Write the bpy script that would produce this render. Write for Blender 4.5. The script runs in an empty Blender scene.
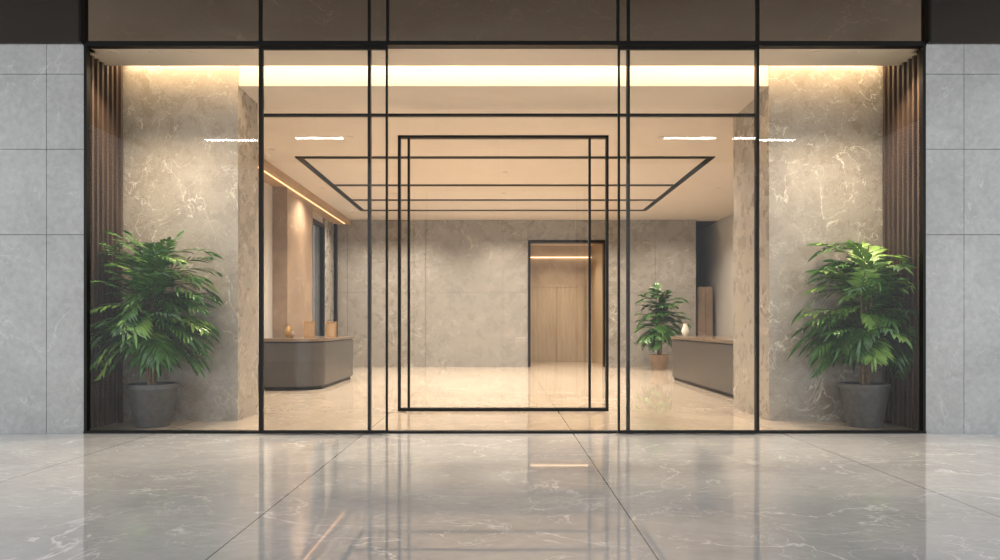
import bpy, math, random
from mathutils import Vector
random.seed(7)
S=bpy.context.scene
F=700.0; H=1.35
def link(o): S.collection.objects.link(o); return o
# ---------------- materials ----------------
def newmat(n):
    m=bpy.data.materials.new(n); m.use_nodes=True
    nt=m.node_tree; b=nt.nodes['Principled BSDF']; return m,nt,b
def c4(c): return (c[0],c[1],c[2],1)
def mixc(nt,fac,a,b,mode='MIX'):
    n=nt.nodes.new('ShaderNodeMix'); n.data_type='RGBA'; n.blend_type=mode
    for s,v in ((0,fac),(6,a),(7,b)):
        if isinstance(v,(int,float)): n.inputs[s].default_value=v
        elif isinstance(v,tuple): n.inputs[s].default_value=c4(v)
        else: nt.links.new(v,n.inputs[s])
    return n.outputs[2]
def math_(nt,op,a,b=None,clamp=False):
    n=nt.nodes.new('ShaderNodeMath'); n.operation=op; n.use_clamp=clamp
    for i,v in enumerate((a,b)):
        if v is None: continue
        if isinstance(v,(int,float)): n.inputs[i].default_value=v
        else: nt.links.new(v,n.inputs[i])
    return n.outputs[0]
def noise(nt,vec,scale,detail=6,dist=0.0,rough=.55):
    n=nt.nodes.new('ShaderNodeTexNoise'); n.inputs['Scale'].default_value=scale
    n.inputs['Detail'].default_value=detail; n.inputs['Distortion'].default_value=dist
    n.inputs['Roughness'].default_value=rough
    nt.links.new(vec,n.inputs['Vector']); return n.outputs['Fac']
def maprange(nt,v,a,b,c,d):
    n=nt.nodes.new('ShaderNodeMapRange'); n.clamp=True
    nt.links.new(v,n.inputs[0])
    for i,x in enumerate((a,b,c,d)): n.inputs[i+1].default_value=x
    return n.outputs[0]
def stone(name,c1,c2,vein,scale=1.0,rough=.4,vs=.6,vw=.02,veinscale=.8,spec=.5,seams=None,bump=0.0,stretch=(1,1,1),finev=.06,ior=1.5):
    m,nt,b=newmat(name)
    g=nt.nodes.new('ShaderNodeNewGeometry')
    mp=nt.nodes.new('ShaderNodeMapping'); nt.links.new(g.outputs['Position'],mp.inputs['Vector'])
    mp.inputs['Rotation'].default_value=(0.3,0.5,0.6); mp.inputs['Scale'].default_value=stretch
    P=mp.outputs[0]
    n1=noise(nt,P,scale,9,.4,.62); f=maprange(nt,n1,.32,.68,0,1)
    col=mixc(nt,f,c1,c2)
    fine=noise(nt,P,scale*14,4); ff=maprange(nt,fine,.3,.7,1-finev,1+finev)
    vm=nt.nodes.new('ShaderNodeVectorMath'); vm.operation='SCALE'
    nt.links.new(col,vm.inputs[0]); nt.links.new(ff,vm.inputs['Scale']); col=vm.outputs[0]
    for k,(s,w,st) in enumerate(((veinscale,vw,vs),(veinscale*2.6,vw*.9,vs*.65),(veinscale*1.6,vw*.6,vs*.9))):
        v=noise(nt,P,s,6,1.0,.55)
        a=math_(nt,'ABSOLUTE',math_(nt,'SUBTRACT',v,.5+.03*k))
        ln=maprange(nt,a,0,w,1,0)
        mk=noise(nt,P,s*1.7+.3,2); mk=maprange(nt,mk,.40,.56,0,1)
        fac=math_(nt,'MULTIPLY',math_(nt,'MULTIPLY',ln,mk),st)
        col=mixc(nt,fac,col,vein)
    if seams:
        sp=nt.nodes.new('ShaderNodeSeparateXYZ'); nt.links.new(g.outputs['Position'],sp.inputs[0])
        for ax,off,per,w in seams:
            t=math_(nt,'ADD',sp.outputs[ax],-off+100*per+per/2)
            t=math_(nt,'MODULO',t,per); t=math_(nt,'ABSOLUTE',math_(nt,'SUBTRACT',t,per/2))
            l=math_(nt,'LESS_THAN',t,w)
            col=mixc(nt,math_(nt,'MULTIPLY',l,.75),col,(.06,.055,.05))
    nt.links.new(col,b.inputs['Base Color'])
    rr=maprange(nt,n1,.3,.7,rough*.8,rough*1.25); nt.links.new(rr,b.inputs['Roughness'])
    b.inputs['Specular IOR Level'].default_value=spec; b.inputs['IOR'].default_value=ior
    if bump:
        bp=nt.nodes.new('ShaderNodeBump'); bp.inputs['Strength'].default_value=bump; bp.inputs['Distance'].default_value=.01
        nt.links.new(fine,bp.inputs['Height']); nt.links.new(bp.outputs[0],b.inputs['Normal'])
    return m
def plain(name,c,rough=.5,metal=0,var=.08,sc=8,spec=.5):
    m,nt,b=newmat(name)
    g=nt.nodes.new('ShaderNodeNewGeometry'); n=noise(nt,g.outputs['Position'],sc,3)
    f=maprange(nt,n,.3,.7,0,1)
    col=mixc(nt,f,tuple(x*(1-var) for x in c),tuple(min(1,x*(1+var)) for x in c))
    nt.links.new(col,b.inputs['Base Color']); b.inputs['Roughness'].default_value=rough; b.inputs['Metallic'].default_value=metal
    b.inputs['Specular IOR Level'].default_value=spec
    return m
def wood(name,c1,c2,rough=.45):
    m,nt,b=newmat(name); g=nt.nodes.new('ShaderNodeNewGeometry')
    mp=nt.nodes.new('ShaderNodeMapping'); nt.links.new(g.outputs['Position'],mp.inputs['Vector']); mp.inputs['Scale'].default_value=(12,12,.7)
    n=noise(nt,mp.outputs[0],1.5,6,1.0); f=maprange(nt,n,.35,.65,0,1)
    nt.links.new(mixc(nt,f,c1,c2),b.inputs['Base Color']); b.inputs['Roughness'].default_value=rough
    return m
def emis(name,c,s):
    m,nt,b=newmat(name); b.inputs['Base Color'].default_value=c4(c)
    b.inputs['Emission Color'].default_value=c4(c); b.inputs['Emission Strength'].default_value=s
    return m
def glass(name,tint=(.975,.98,.975),f0=.017):
    m=bpy.data.materials.new(name); m.use_nodes=True; nt=m.node_tree; nt.nodes.clear()
    o=nt.nodes.new('ShaderNodeOutputMaterial'); t=nt.nodes.new('ShaderNodeBsdfTransparent'); t.inputs[0].default_value=c4(tint)
    g=nt.nodes.new('ShaderNodeBsdfGlossy'); g.inputs['Roughness'].default_value=0.0; g.inputs['Color'].default_value=(1,1,1,1)
    lw=nt.nodes.new('ShaderNodeLayerWeight'); lw.inputs[0].default_value=.5
    p=math_(nt,'POWER',lw.outputs['Facing'],5.0); f=math_(nt,'ADD',math_(nt,'MULTIPLY',p,.9),f0,True)
    mx=nt.nodes.new('ShaderNodeMixShader'); nt.links.new(f,mx.inputs[0]); nt.links.new(t.outputs[0],mx.inputs[1]); nt.links.new(g.outputs[0],mx.inputs[2])
    nt.links.new(mx.outputs[0],o.inputs[0]); return m

M={}
M['extwall']=stone('grey_marble_cladding',(.34,.342,.335),(.44,.443,.437),(.62,.63,.62),scale=1.0,rough=.33,vs=.55,vw=.006,veinscale=1.0,finev=.10)
M['joint']=plain('joint_dark',(.10,.10,.10),.8)
M['floor']=stone('grey_marble_floor',(.50,.505,.51),(.64,.645,.645),(1,1,1),scale=.9,rough=.022,vs=.85,vw=.008,veinscale=.6,spec=.5,seams=[('X',.91,2.6,.005)],stretch=(.8,1.2,1),ior=2.0)
M['floorin']=stone('warm_marble_floor',(.44,.365,.285),(.54,.455,.36),(.80,.72,.60),scale=.8,rough=.035,vs=.55,vw=.009,veinscale=.6,spec=.5,seams=[('X',.91,2.6,.007),('Y',11.4,2.6,.006)],ior=1.9)
M['pier']=stone('taupe_marble',(.255,.224,.184),(.335,.298,.25),(.78,.73,.64),scale=3,rough=.28,vs=.85,vw=.0055,veinscale=1.3,finev=.12)
M['backstone']=stone('grey_brown_stone',(.225,.208,.184),(.262,.243,.217),(.58,.55,.50),scale=3,rough=.28,vs=.75,vw=.006,veinscale=1.1,finev=.08)
M['warmstone']=stone('warm_travertine',(.38,.30,.21),(.47,.38,.28),(.7,.58,.42),scale=2,rough=.4,vs=.4,vw=.006)
M['brownstone']=stone('brown_travertine',(.19,.13,.085),(.29,.205,.14),(.6,.48,.35),scale=2,rough=.35,vs=.7,vw=.007)
M['soffit']=stone('bronze_soffit_panel',(.045,.034,.025),(.075,.056,.041),(.40,.31,.22),scale=.8,rough=.35,vs=.55,vw=.004,veinscale=.5,seams=[('X',.0,5.4,.03),('Y',5.2,2.4,.02)])
M['frame']=plain('black_anodised_frame',(.004,.0038,.0035),.4,0,spec=.2)
M['ceil']=plain('warm_plaster_ceiling',(.57,.505,.435),.7,0,.02,2)
M['wall']=plain('beige_plaster',(.46,.43,.39),.7,0,.03,2)
M['slat']=wood('walnut_slat',(.040,.025,.017),(.085,.052,.034))
M['slatback']=plain('slat_backing',(.004,.0035,.003),.8,spec=.1)
M['woodtrim']=wood('oak_trim',(.34,.22,.12),(.46,.31,.175))
M['paneltrim']=wood('oak_panel',(.36,.285,.20),(.45,.365,.265))
M['desk']=wood('desk_veneer_grey',(.036,.031,.027),(.056,.049,.043),.3)
M['desktop']=plain('desk_top_stone',(.13,.090,.058),.2)
M['dark']=plain('dark_bronze',(.03,.024,.02),.4,.3)
M['led']=emis('led_strip_warm',(1,.74,.45),36)
M['ledo']=emis('led_strip_amber',(1,.72,.44),2.2)
M['ledc']=emis('led_cornice_amber',(1,.62,.32),1.3)
M['lamp']=emis('linear_lamp_white',(1,.97,.92),75)
M['dl']=emis('fill_downlight_lens',(1,.85,.65),3)  # glowing lens of the added ceiling spots
M['glass']=glass('clear_glass')
M['winglass']=glass('window_glass',(.38,.43,.46),.03)
m,nt,b=newmat('bronze_mirror_cladding'); b.inputs['Base Color'].default_value=(.40,.31,.23,1); b.inputs['Metallic'].default_value=1
g=nt.nodes.new('ShaderNodeNewGeometry'); n_=noise(nt,g.outputs['Position'],1.5,3); nt.links.new(maprange(nt,n_,.3,.7,.02,.05),b.inputs['Roughness']); M['mirror']=m
m,nt,b=newmat('dark_mirror_cladding'); b.inputs['Base Color'].default_value=(.10,.09,.08,1); b.inputs['Metallic'].default_value=1
g=nt.nodes.new('ShaderNodeNewGeometry'); n_=noise(nt,g.outputs['Position'],1.5,3); nt.links.new(maprange(nt,n_,.3,.7,.12,.2),b.inputs['Roughness']); M['mirrord']=m
M['pot']=plain('pot_grey_concrete',(.085,.085,.083),.5,0,.2,14)
M['potb']=plain('pot_brown',(.25,.17,.11),.6,0,.2,14)
M['soil']=plain('soil',(.03,.02,.012),.95,0,.4,60)
M['stem']=plain('stem_bark',(.16,.11,.06),.8,0,.3,30)
M['vase']=plain('vase_cream',(.65,.6,.52),.35)
M['gold']=plain('brass_frame',(.45,.27,.10),.35,.7)
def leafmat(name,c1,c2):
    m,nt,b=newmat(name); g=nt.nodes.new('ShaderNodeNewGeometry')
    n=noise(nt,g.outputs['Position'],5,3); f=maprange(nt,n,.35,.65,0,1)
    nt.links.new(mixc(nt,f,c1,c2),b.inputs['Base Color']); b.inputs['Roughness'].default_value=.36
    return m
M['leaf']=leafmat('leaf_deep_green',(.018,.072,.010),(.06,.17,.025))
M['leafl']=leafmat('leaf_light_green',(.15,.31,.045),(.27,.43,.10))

# ---------------- mesh helpers ----------------
def mesh(name,V,Fc,mats,mi=None,smooth=False,parent=None):
    me=bpy.data.meshes.new(name); me.from_pydata(V,[],Fc)
    for k in mats: me.materials.append(M[k])
    if mi:
        for p,i in zip(me.polygons,mi): p.material_index=i
    if smooth:
        for p in me.polygons: p.use_smooth=True
    me.update(); o=link(bpy.data.objects.new(name,me))
    if parent: o.parent=parent
    return o
def boxes(name,L,mats,bevel=0,parent=None):
    V=[];Fc=[];mi=[]
    for q in L:
        x0,x1,y0,y1,z0,z1=q[:6]; k=q[6] if len(q)>6 else 0
        s=len(V)
        V+=[(x0,y0,z0),(x1,y0,z0),(x1,y1,z0),(x0,y1,z0),(x0,y0,z1),(x1,y0,z1),(x1,y1,z1),(x0,y1,z1)]
        for f in ((0,3,2,1),(4,5,6,7),(0,1,5,4),(1,2,6,5),(2,3,7,6),(3,0,4,7)):
            Fc.append(tuple(s+i for i in f)); mi.append(k)
    o=mesh(name,V,Fc,mats,mi,parent=parent)
    if bevel:
        m=o.modifiers.new('bevel','BEVEL'); m.width=bevel; m.segments=2; m.limit_method='ANGLE'
    return o
def empty(name,loc=(0,0,0)):
    e=bpy.data.objects.new(name,None); e.location=loc; e.empty_display_size=.2; return link(e)
def esplit(o,a=40):
    e=o.modifiers.new('es','EDGE_SPLIT'); e.split_angle=math.radians(a)
def lathe(name,prof,c,mats,seg=40,parent=None,mi=0):
    V=[];Fc=[]
    for r,z in prof:
        for i in range(seg):
            a=2*math.pi*i/seg; V.append((c[0]+r*math.cos(a),c[1]+r*math.sin(a),c[2]+z))
    for j in range(len(prof)-1):
        for i in range(seg):
            a=j*seg+i; b_=j*seg+(i+1)%seg; Fc.append((a,b_,b_+seg,a+seg))
    Fc.append(tuple(range(seg))[::-1]); Fc.append(tuple((len(prof)-1)*seg+i for i in range(seg)))
    o=mesh(name,V,Fc,mats,smooth=True,parent=parent); esplit(o); return o

YF=8.75
XL,XR=-5.18,5.30      # facade opening
ZT=4.85
# ---------------- exterior ----------------
mesh('floor',[(-14,-9,0),(14,-9,0),(14,YF,0),(-14,YF,0)],[(0,1,2,3)],['floor'])
mesh('floor_lobby',[(-9,YF,0),(9,YF,0),(9,28,0),(-9,28,0)],[(0,1,2,3)],['floorin'])
def panels(name,xs,zs,y0,y1,mat,gap=.003):
    L=[(min(xs)-.0,max(xs),y0+.02,y1,min(zs),max(zs),1)]
    for i in range(len(xs)-1):
        for j in range(len(zs)-1):
            L.append((xs[i]+gap,xs[i+1]-gap,y0,y0+.03,zs[j]+(gap if j else 0),zs[j+1]-gap,0))
    return boxes(name,L,[mat,'joint'],bevel=.0015)
zs=[0,2.475,3.54,4.475,4.85]
panels('wall_left',[-10.1,-8.6,-7.15,-5.65,XL],zs,YF-.03,YF+.06,'extwall')
panels('wall_right',[XR,5.78,7.28,8.78,10.3],zs,YF-.03,YF+.06,'extwall')
boxes('wall_fascia',[(XL,XR,YF-.02,YF+.25,ZT+.03,6.5,0),(-10.1,XL-.03,YF-.06,YF+.25,ZT,6.5,1),(XR+.03,10.3,YF-.06,YF+.25,ZT,6.5,1),
   (XL-.03,XL,YF-.10,YF+.25,ZT,6.5,2),(XR,XR+.03,YF-.10,YF+.25,ZT,6.5,2)],['mirror','mirrord','frame'])
boxes('ceiling_canopy',[(-10.5,10.5,-5,YF+.3,6.5,6.7)],['soffit'])
def soffitlamp(x0,x1,z=6.5,y=-1.8,w=.28):
    e=empty('linear_ceiling_light',((x0+x1)/2,y,z))
    def B(n,L,mt):
        return boxes(n,[(q[0]-e.location.x,q[1]-e.location.x,q[2]-y,q[3]-y,q[4]-z,q[5]-z) for q in L],mt,parent=e)
    B('housing',[(x0-.03,x1+.03,y-w/2-.03,y-w/2,z-.06,z),(x0-.03,x1+.03,y+w/2,y+w/2+.03,z-.06,z),(x0-.03,x0,y-w/2,y+w/2,z-.06,z),(x1,x1+.03,y-w/2,y+w/2,z-.06,z),(x0,x1,y-w/2,y+w/2,z-.02,z)],['frame'])
    B('diffuser',[(x0,x1,y-w/2,y+w/2,z-.05,z-.02)],['lamp'])
for a,b_ in ((-8.13,-6.67),(-5.6,-4.27),(4.47,5.9),(6.34,8.13)): soffitlamp(a,b_)

# ---------------- facade frame ----------------
def V_(x,y=YF,w=.018,z0=0,z1=ZT,dp=.04): return (x-w,x+w,y-dp,y+dp,z0,z1)
L=[(XL,XR,YF-.05,YF+.05,ZT-.03,ZT+.03),(XL,XR,YF-.05,YF+.05,0,.03),V_(XL+.018),V_(XR-.018),
   V_(-2.985),V_(3.21),V_(-1.63),V_(1.60),
   (-2.985,3.21,YF-.03,YF+.03,3.955,3.985)]
for x in (-2.985,3.21,-1.63,1.60,-1.40,1.47): L.append((x-.016,x+.016,YF-.05,YF-.02,ZT+.03,6.5))
boxes('window_frame_facade',L,['frame'])
def pane(name,x0,x1,y,z0,z1,mat='glass',parent=None):
    return mesh(name,[(x0,y,z0),(x1,y,z0),(x1,y,z1),(x0,y,z1)],[(0,1,2,3)],[mat],parent=parent)
pane('window_1',XL+.036,-3.003,YF,.03,ZT-.03)
pane('window_2',3.228,XR-.036,YF,.03,ZT-.03)
def leaf_door(name,x0,x1,y,z1):
    e=empty(name,((x0+x1)/2,y,0)); cx=e.location.x
    w=.026
    boxes('frame',[(x0-cx,x0-cx+w,-.02,.02,.01,z1),(x1-cx-w,x1-cx,-.02,.02,.01,z1),(x0-cx+w,x1-cx-w,-.02,.02,.01,.05),(x0-cx+w,x1-cx-w,-.02,.02,z1-.04,z1)],['frame'],parent=e)
    pane('glass_pane',x0-cx+w,x1-cx-w,0,.05,z1-.04,parent=e)
leaf_door('door_1',-2.95,-1.385,YF-.10,ZT-.06)
leaf_door('door_1',1.455,3.19,YF-.10,ZT-.06)
boxes('door_track',[(-3.0,3.22,YF-.13,YF-.051,ZT-.05,ZT-.0)],['frame'])
yI=11.0; x0,x1,zt=-1.60,1.70,4.32
e=empty('door_2',(0,yI,0))
boxes('frame',[(x0,x0+.04,-.05,.05,0,zt),(x1-.04,x1,-.05,.05,0,zt),(x0,x1,-.05,.05,zt-.04,zt),(x0+.04,x1-.04,-.05,.05,0,.05),
   (-1.45,-1.415,-.03,.03,.05,zt-.04),(1.39,1.425,-.03,.03,.05,zt-.04)],['frame'],parent=e)
pane('glass_leaf_1',-1.41,.02,0,.05,zt-.04,parent=e); pane('glass_leaf_2',.035,1.39,0,.05,zt-.04,parent=e)

# ---------------- vestibule ----------------
WL,WR=-5.36,5.44; YP=9.9; ZC=4.73
boxes('ceiling_entry',[(WL-.2,WR+.2,YF+.08,9.45,ZT,ZT+.06),(WL-.2,WR+.2,9.40,9.45,ZT+.06,5.12),(WL-.2,WR+.2,9.4,YP+.02,5.12,5.2)],['ceil'])
boxes('led_cove_strip',[(WL,WR,9.66,9.72,5.05,5.08,0),(WL,WR,9.65,9.73,5.08,5.12,1)],['led','wall'])
boxes('ceiling',[(-7.3,7.3,YP,22.8,ZC,5.12)],['ceil'])
def slatwall(name,x,s):
    L=[(min(x,x+s*.1),max(x,x+s*.1),YF+.31,YP,0,5.12,1),(min(x,x+s*.1),max(x,x+s*.1),YF+.06,YF+.31,0,ZT,1)]
    y=YF+.10
    while y<YP-.05:
        L.append((min(x,x-s*.07),max(x,x-s*.07),y,y+.045,0,5.12 if y>9.45 else ZT,0)); y+=.115
    boxes(name,L,['slat','slatback'])
slatwall('wall_slat_left',WL,-1); slatwall('wall_slat_right',WR,1)
boxes('wall_pier_left',[(-7.3,-3.70,YP,10.7,0,ZC)],['pier'],bevel=.004)
boxes('wall_pier_right',[(3.80,7.3,YP,11.4,0,ZC)],['pier'],bevel=.004)
boxes('wall_pier_facing_left',[(WL,-3.70,YP-.02,YP-.001,0,5.12)],['pier'])
boxes('wall_pier_facing_right',[(3.80,WR,YP-.02,YP-.001,0,5.12)],['pier'])

# ---------------- lobby shell ----------------
YB=22.5
def panel_wall(name,cells,y0,y1,mat):
    L=[]
    for (a,b_,c,d) in cells:
        L.append((a+.004,b_-.004,y0,y0+.03,c+(.004 if c>0 else 0),d-.004,0)); L.append((a,b_,y0+.025,y1,c,d,1))
    return boxes(name,L,[mat,'joint'])
cells=[]
for a,b_ in ((-5.3,-4.9),(-4.9,-2.4),(-2.4,.1),(.1,.9),(3.42,5.0),(5.0,6.3)):
    for c,d in ((0,2.4),(2.4,4.08),(4.08,ZC)): cells.append((a,b_,c,d))
cells.append((.9,3.42,4.08,ZC))
panel_wall('wall_back',cells,YB,YB+.3,'backstone')
boxes('trim_door_opening',[(.9,.98,YB-.03,YB+.32,0,4.08),(3.34,3.42,YB-.03,YB+.32,0,4.08),(.98,3.34,YB-.03,YB+.32,4.0,4.08)],['frame'])
boxes('wall_corridor',[(.5,.9,YB+.3,26.2,0,4.3),(3.42,3.8,YB+.3,26.2,0,4.3),(.5,3.8,26,26.3,0,4.3)],['warmstone'])
boxes('ceiling_corridor',[(.5,3.8,YB+.3,26.3,4.3,4.4)],['ceil'])
boxes('led_corridor_strip',[(.95,3.38,25.9,25.99,3.84,3.87)],['ledo'])
e=empty('door_3',(2.1,25.97,0))
boxes('leaf_panels',[(-1.0,-.01,-.04,.03,0,2.75),(.01,1.0,-.04,.03,0,2.75),(-1.06,-1.0,-.06,.03,0,2.82),(1.0,1.06,-.06,.03,0,2.82),(-1.0,1.0,-.06,.03,2.75,2.82)],['paneltrim'],bevel=.004,parent=e)
boxes('handle',[(-.1,-.08,-.09,-.04,.9,1.3),(.08,.1,-.09,-.04,.9,1.3)],['gold'],parent=e)
boxes('wall_recess_right',[(6.3,6.35,YB+.3,25,0,ZC),(6.3,7.3,24.8,25,0,ZC),(6.3,7.3,YB+.3,25,ZC,ZC+.1)],['dark'])
boxes('cabinet_recess',[(6.45,6.95,22.9,23.5,.12,2.6),(6.5,6.9,22.95,23.45,0,.12),(6.45,6.69,22.87,22.9,.14,2.58),(6.71,6.95,22.87,22.9,.14,2.58)],['brownstone'],bevel=.004)
boxes('wall_lobby_right',[(7.1,7.3,11.4,25,0,ZC)],['wall'])
XW=-5.3
boxes('wall_lobby_left',[(XW-.25,XW,10.7,18.6,0,ZC,0),(XW-.25,XW,18.6,20.9,0,.25,0),(XW-.25,XW,18.6,20.9,4.3,ZC,0),(XW-.25,XW,20.9,YB+.3,0,ZC,1),
     (XW,XW+.35,16.3,18.5,0,ZC,2)],['wall','backstone','brownstone'],bevel=.003)
boxes('window_frame_lobby',[(XW-.1,XW+.06,18.5,18.62,.2,4.35),(XW-.1,XW+.06,20.82,20.95,.2,4.35),(XW-.1,XW+.06,18.62,20.82,4.25,4.35),(XW-.1,XW+.06,18.62,20.82,.2,.3),
     (XW-.04,XW+.04,19.7,19.76,.3,4.25),(XW,XW+.1,22.3,22.42,0,ZC)],['frame'])
mesh('window_3',[(XW,18.62,.3),(XW,20.82,.3),(XW,20.82,4.25),(XW,18.62,4.25)],[(0,1,2,3)],['winglass'])
boxes('trim_wood_cornice',[(XW,XW+.5,10.7,YB,ZC-.16,ZC)],['woodtrim'])
boxes('led_cornice_strip',[(XW+.36,XW+.39,12,YB-.3,ZC-.18,ZC-.16)],['ledc'])

z0=ZC-.02; X0,X1=-4.05,4.25; w=.065
L=[(X0-w,X0+w,14.1,20.6,z0,ZC),(X1-w,X1+w,14.1,20.6,z0,ZC)]
for y in (14.1,16.9,18.9,20.6): L.append((X0-w,X1+w,y-w,y+w,z0,ZC))
boxes('ceiling_track',L,['frame'])
def fill_downlight(x,y,z,P,col=(1,.87,.72),ang=138):  # added fill spot, dressed with an invented ring and lens
    e=empty('fill_downlight',(x,y,z))
    lathe('trim_ring',[(.045,-.008),(.06,-.008),(.062,0),(.045,0)],(0,0,0),['ceil'],24,e)
    lathe('lens',[(.0445,-.004),(.0445,0)],(0,0,0),['dl'],24,e)
    ld=bpy.data.lights.new('fill_spot','SPOT'); ld.energy=P; ld.color=col; ld.spot_size=math.radians(ang); ld.spot_blend=1; ld.shadow_soft_size=.04
    o=link(bpy.data.objects.new('fill_spot',ld)); o.parent=e; o.location=(0,0,-.03)
for x in (-2.7,0.1,2.9):
    for y in (12.6,15.5,18,21.0): fill_downlight(x,y,ZC,700)  # added grid of spots to light the lobby
for x in (-4.4,5.4):
    for y in (13.5,17.3,21.0): fill_downlight(x,y,ZC,430)
fill_downlight(2.1,24.3,4.3,380,(1,.82,.60))
for x in (-4.95,-4.45,-3.95,4.05,4.55,5.05): fill_downlight(x,9.0,ZT,250,ang=106,col=(1,.82,.61))  # added spots to brighten the pier faces and plants
for x in (-1.5,1.6): fill_downlight(x,9.2,ZT,260,ang=120)  # added fill over the entry

# ---------------- reception desks ----------------
def rrect(x0,x1,y0,y1,r,corners,n=14):
    P=[]
    for (cx,cy,a0,k) in ((x1,y0,-90,1),(x1,y1,0,2),(x0,y1,90,3),(x0,y0,180,0)):
        rr=r if k in corners else .02
        ox=cx-rr if cx==x1 else cx+rr; oy=cy-rr if cy==y1 else cy+rr
        for i in range(n+1):
            a=math.radians(a0+90*i/n); P.append((ox+rr*math.cos(a),oy+rr*math.sin(a)))
    return P
def prism(name,P,z0,z1,mats,parent,scale_bot=1.0,c=None):
    n=len(P); V=[(c[0]+(x-c[0])*scale_bot,c[1]+(y-c[1])*scale_bot,z0) for x,y in P]+[(x,y,z1) for x,y in P]
    V=[(x-parent.location.x,y-parent.location.y,z) for x,y,z in V]
    Fc=[tuple(range(n))[::-1],tuple(range(n,2*n))]+[(i,(i+1)%n,(i+1)%n+n,i+n) for i in range(n)]
    o=mesh(name,V,Fc,mats,parent=parent,smooth=True); esplit(o,30); return o
def desk(x0,x1,y0,y1,corners,r):
    cx,cy=(x0+x1)/2,(y0+y1)/2
    e=empty('reception_desk',(cx,cy,0))
    prism('plinth',rrect(x0+.08,x1-.08,y0+.08,y1-.08,r-.08,corners),0,.08,['frame'],e,1,(cx,cy))
    prism('body',rrect(x0+.02,x1-.02,y0+.02,y1-.02,r-.02,corners),.08,.98,['desk'],e,.985,(cx,cy))
    prism('reveal',rrect(x0+.05,x1-.05,y0+.05,y1-.05,r-.05,corners),.98,1.01,['frame'],e,1,(cx,cy))
    prism('counter_top',rrect(x0,x1,y0,y1,r,corners),1.01,1.07,['desktop'],e,1,(cx,cy))
    return e
desk(-4.93,-3.68,14.3,17.7,(1,),.6)
desk(4.22,5.9,11.6,17.6,(3,0),.35)
def frame_pic(x,y,a=0):
    e=empty('photo_frame',(x,y,1.07)); e.rotation_euler[2]=a
    boxes('frame',[(-.12,-.1,-.015,.015,0,.36),(.1,.12,-.015,.015,0,.36),(-.1,.1,-.015,.015,0,.02),(-.1,.1,-.015,.015,.34,.36)],['gold'],bevel=.002,parent=e)
    boxes('picture',[(-.1,.1,.0,.01,.02,.34)],['woodtrim'],parent=e)
frame_pic(-4.25,15.6); frame_pic(-4.0,16.6)
def vase(x,y,z,mat,s=1):
    lathe('vase',[(.05*s,0),(.09*s,.08*s),(.1*s,.16*s),(.06*s,.27*s),(.045*s,.33*s),(.06*s,.36*s),(.045*s,.355*s),(.03*s,.3*s)],(x,y,z),[mat],28)
vase(-4.6,15.2,1.07,'gold',.8); vase(4.55,17.2,1.07,'vase',.9); vase(-4.45,15.0,1.07,'potb',.5)

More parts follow.
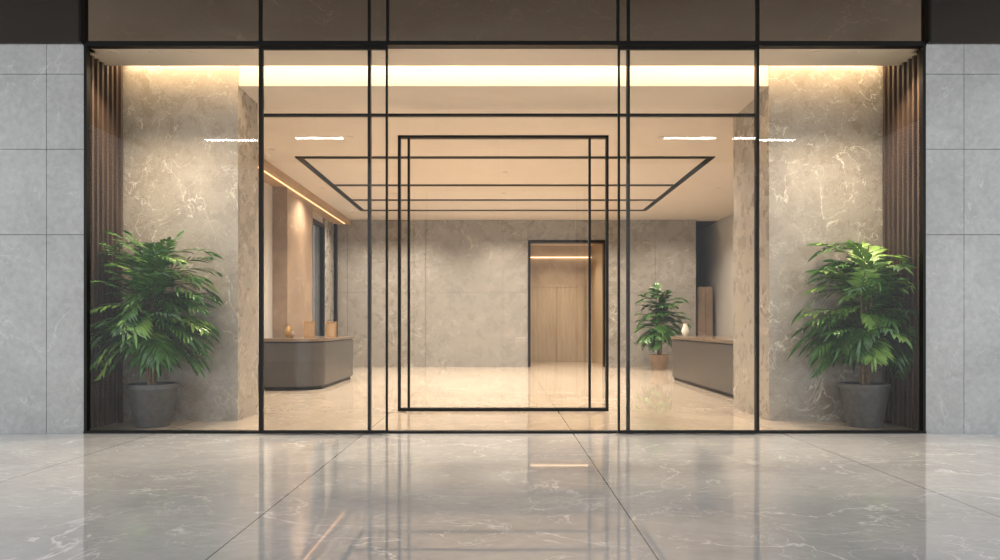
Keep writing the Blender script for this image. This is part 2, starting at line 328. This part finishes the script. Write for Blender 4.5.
# ---------------- plants ----------------
def plant(name,pos,potR,potH,top,rx,ry,nf,lim,potmat='pot',light=0.1,L0=.62,lw=.03,seed=1,lightdir=None,zlow=.75):
    rnd=random.Random(seed)
    e=empty(name,(pos[0],pos[1],0))
    lathe('pot',[(potR*.66,0),(potR*.70,.02),(potR*.97,potH*.88),(potR,potH*.9),(potR,potH),(potR*.9,potH),(potR*.88,potH*.85)],(0,0,0),[potmat],48,e)
    lathe('soil',[(potR*.86,potH*.84),(potR*.87,potH*.87)],(0,0,0),['soil'],32,e)
    V=[];Fc=[];mi=[]; SV=[];SF=[]
    zmin=potH+.08
    def cl(p,lo=None):
        x=min(max(p.x,lim[0]-pos[0]),lim[1]-pos[0]); y=min(max(p.y,lim[2]-pos[1]),lim[3]-pos[1])
        return (x,y,p.z if lo is None else max(p.z,lo+.15*(p.z-lo)))
    def tube(pts,r0,r1,k=6):
        s=len(SV); n=len(pts)
        for i,p in enumerate(pts):
            r=r0+(r1-r0)*i/(n-1)
            for j in range(k):
                a=2*math.pi*j/k; SV.append(cl(p+Vector((r*math.cos(a),r*math.sin(a),0))))
        for i in range(n-1):
            for j in range(k):
                a=s+i*k+j; b_=s+i*k+(j+1)%k; SF.append((a,b_,b_+k,a+k))
    def leaf(p,d,nrm,l,w,k):
        d=d.normalized(); side=d.cross(nrm)
        if side.length<.01: side=Vector((1,0,0))
        side.normalize(); up=side.cross(d)
        s=len(V)
        ts=((0,0.1),(.22,.85),(.5,1),(.78,.62),(1,.0))
        for t_,ww in ts:
            c=p+d*(l*t_)-Vector((0,0,1))*(l*.28*t_*t_)
            V.append(cl(c-side*(w*ww)+up*w*.25*ww,zmin)); V.append(cl(c,zmin)); V.append(cl(c+side*(w*ww)+up*w*.25*ww,zmin))
        for i in range(4):
            a=s+i*3; Fc.append((a,a+1,a+4,a+3)); Fc.append((a+1,a+2,a+5,a+4)); mi.extend((k,k))
    H0=potH*.86
    stems=[]
    for i in range(6):
        a=rnd.uniform(0,6.28); r=rnd.uniform(.02,.32)
        tp=Vector((math.cos(a)*r*rx,math.sin(a)*r*ry,H0+(top-H0)*rnd.uniform(.6,.86)))
        b0=Vector((math.cos(a)*.05,math.sin(a)*.05,H0-.03)); mid=b0.lerp(tp,.5)+Vector((rnd.uniform(-.05,.05),0,0))
        pts=[b0,b0.lerp(mid,.5),mid,mid.lerp(tp,.5),tp]
        tube(pts,.021,.010); stems.append(pts)
    for f in range(nf):
        st=stems[f%6]; u=rnd.uniform(.28,1)
        i=min(3,int(u*4)); p0=st[i].lerp(st[i+1],u*4-i)
        if p0.z<zlow: p0=Vector((p0.x,p0.y,zlow+rnd.uniform(-.08,.2)))
        a=rnd.uniform(0,6.28); el=rnd.uniform(-.05,.75)+ (u-.5)*1.2
        el=min(el,1.35)
        L=L0*rnd.uniform(.7,1.25)*(1.1-.25*abs(u-.5))
        d=Vector((math.cos(a)*math.cos(el),math.sin(a)*math.cos(el)*ry/rx,math.sin(el)))
        pts=[]; p=p0.copy(); dd=d.copy(); n=10
        for k in range(n+1):
            q=p.copy(); pts.append(q); p=p+dd*(L/n); dd=(dd+Vector((0,0,-.11))).normalized()*d.length
        zm=max(q.z for q in pts)
        if zm>top-.05:
            for q in pts: q.z-=zm-top+.05+rnd.uniform(0,.02)
        tube(pts,.006,.002,4)
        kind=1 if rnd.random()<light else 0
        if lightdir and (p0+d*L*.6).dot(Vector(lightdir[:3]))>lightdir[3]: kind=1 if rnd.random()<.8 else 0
        up=Vector((0,0,1))
        for k in range(2,n+1):
            tn=(pts[k]-pts[k-1]).normalized(); sd=tn.cross(up)
            if sd.length<.05: sd=Vector((1,0,0))
            sd.normalize(); nn=sd.cross(tn)
            ll=L*(.38 if kind==0 else .34)*math.sin(math.pi*(.18+.7*k/n))+.05; ww=lw*(1 if kind==0 else 1.6)
            for sgn in (-1,1):
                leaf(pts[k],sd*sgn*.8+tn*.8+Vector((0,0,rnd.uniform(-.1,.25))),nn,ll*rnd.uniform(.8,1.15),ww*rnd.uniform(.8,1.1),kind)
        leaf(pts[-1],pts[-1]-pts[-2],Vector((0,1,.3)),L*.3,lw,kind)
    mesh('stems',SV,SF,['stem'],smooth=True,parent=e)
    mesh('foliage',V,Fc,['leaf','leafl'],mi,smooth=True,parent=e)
    return e
plant('potted_plant',(-4.64,9.36),.32,.57,2.60,.85,.5,140,(-5.28,-3.80,8.9,9.86),seed=3,light=.16,lw=.020,L0=.66,zlow=1.15)
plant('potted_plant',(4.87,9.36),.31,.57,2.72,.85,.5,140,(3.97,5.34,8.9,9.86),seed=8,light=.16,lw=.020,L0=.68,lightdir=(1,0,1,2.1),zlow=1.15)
plant('potted_plant',(4.85,21.3),.3,.45,2.65,.8,.6,80,(4.1,5.9,20.5,22.3),potmat='potb',seed=5,light=.1,lw=.03,zlow=1.0)

# ---------------- camera, world ----------------
cd=bpy.data.cameras.new('camera'); cam=link(bpy.data.objects.new('camera',cd))
cam.location=(0,0,H); cam.rotation_euler=(math.radians(90),0,0)
cd.sensor_width=36; cd.lens=F/1000*36; cd.shift_y=.045; cd.clip_end=200
S.camera=cam
wd=bpy.data.worlds.new('world'); S.world=wd; wd.use_nodes=True; nt=wd.node_tree
bg=nt.nodes['Background']
tc=nt.nodes.new('ShaderNodeTexCoord'); sp=nt.nodes.new('ShaderNodeSeparateXYZ'); nt.links.new(tc.outputs['Generated'],sp.inputs[0])
f=maprange(nt,sp.outputs['Z'],-.1,.7,0,1)
nt.links.new(mixc(nt,f,(.84,.845,.85),(.72,.78,.86)),bg.inputs[0]); bg.inputs[1].default_value=2.3
S.view_settings.view_transform='Standard'; S.view_settings.look='None'; S.view_settings.exposure=0
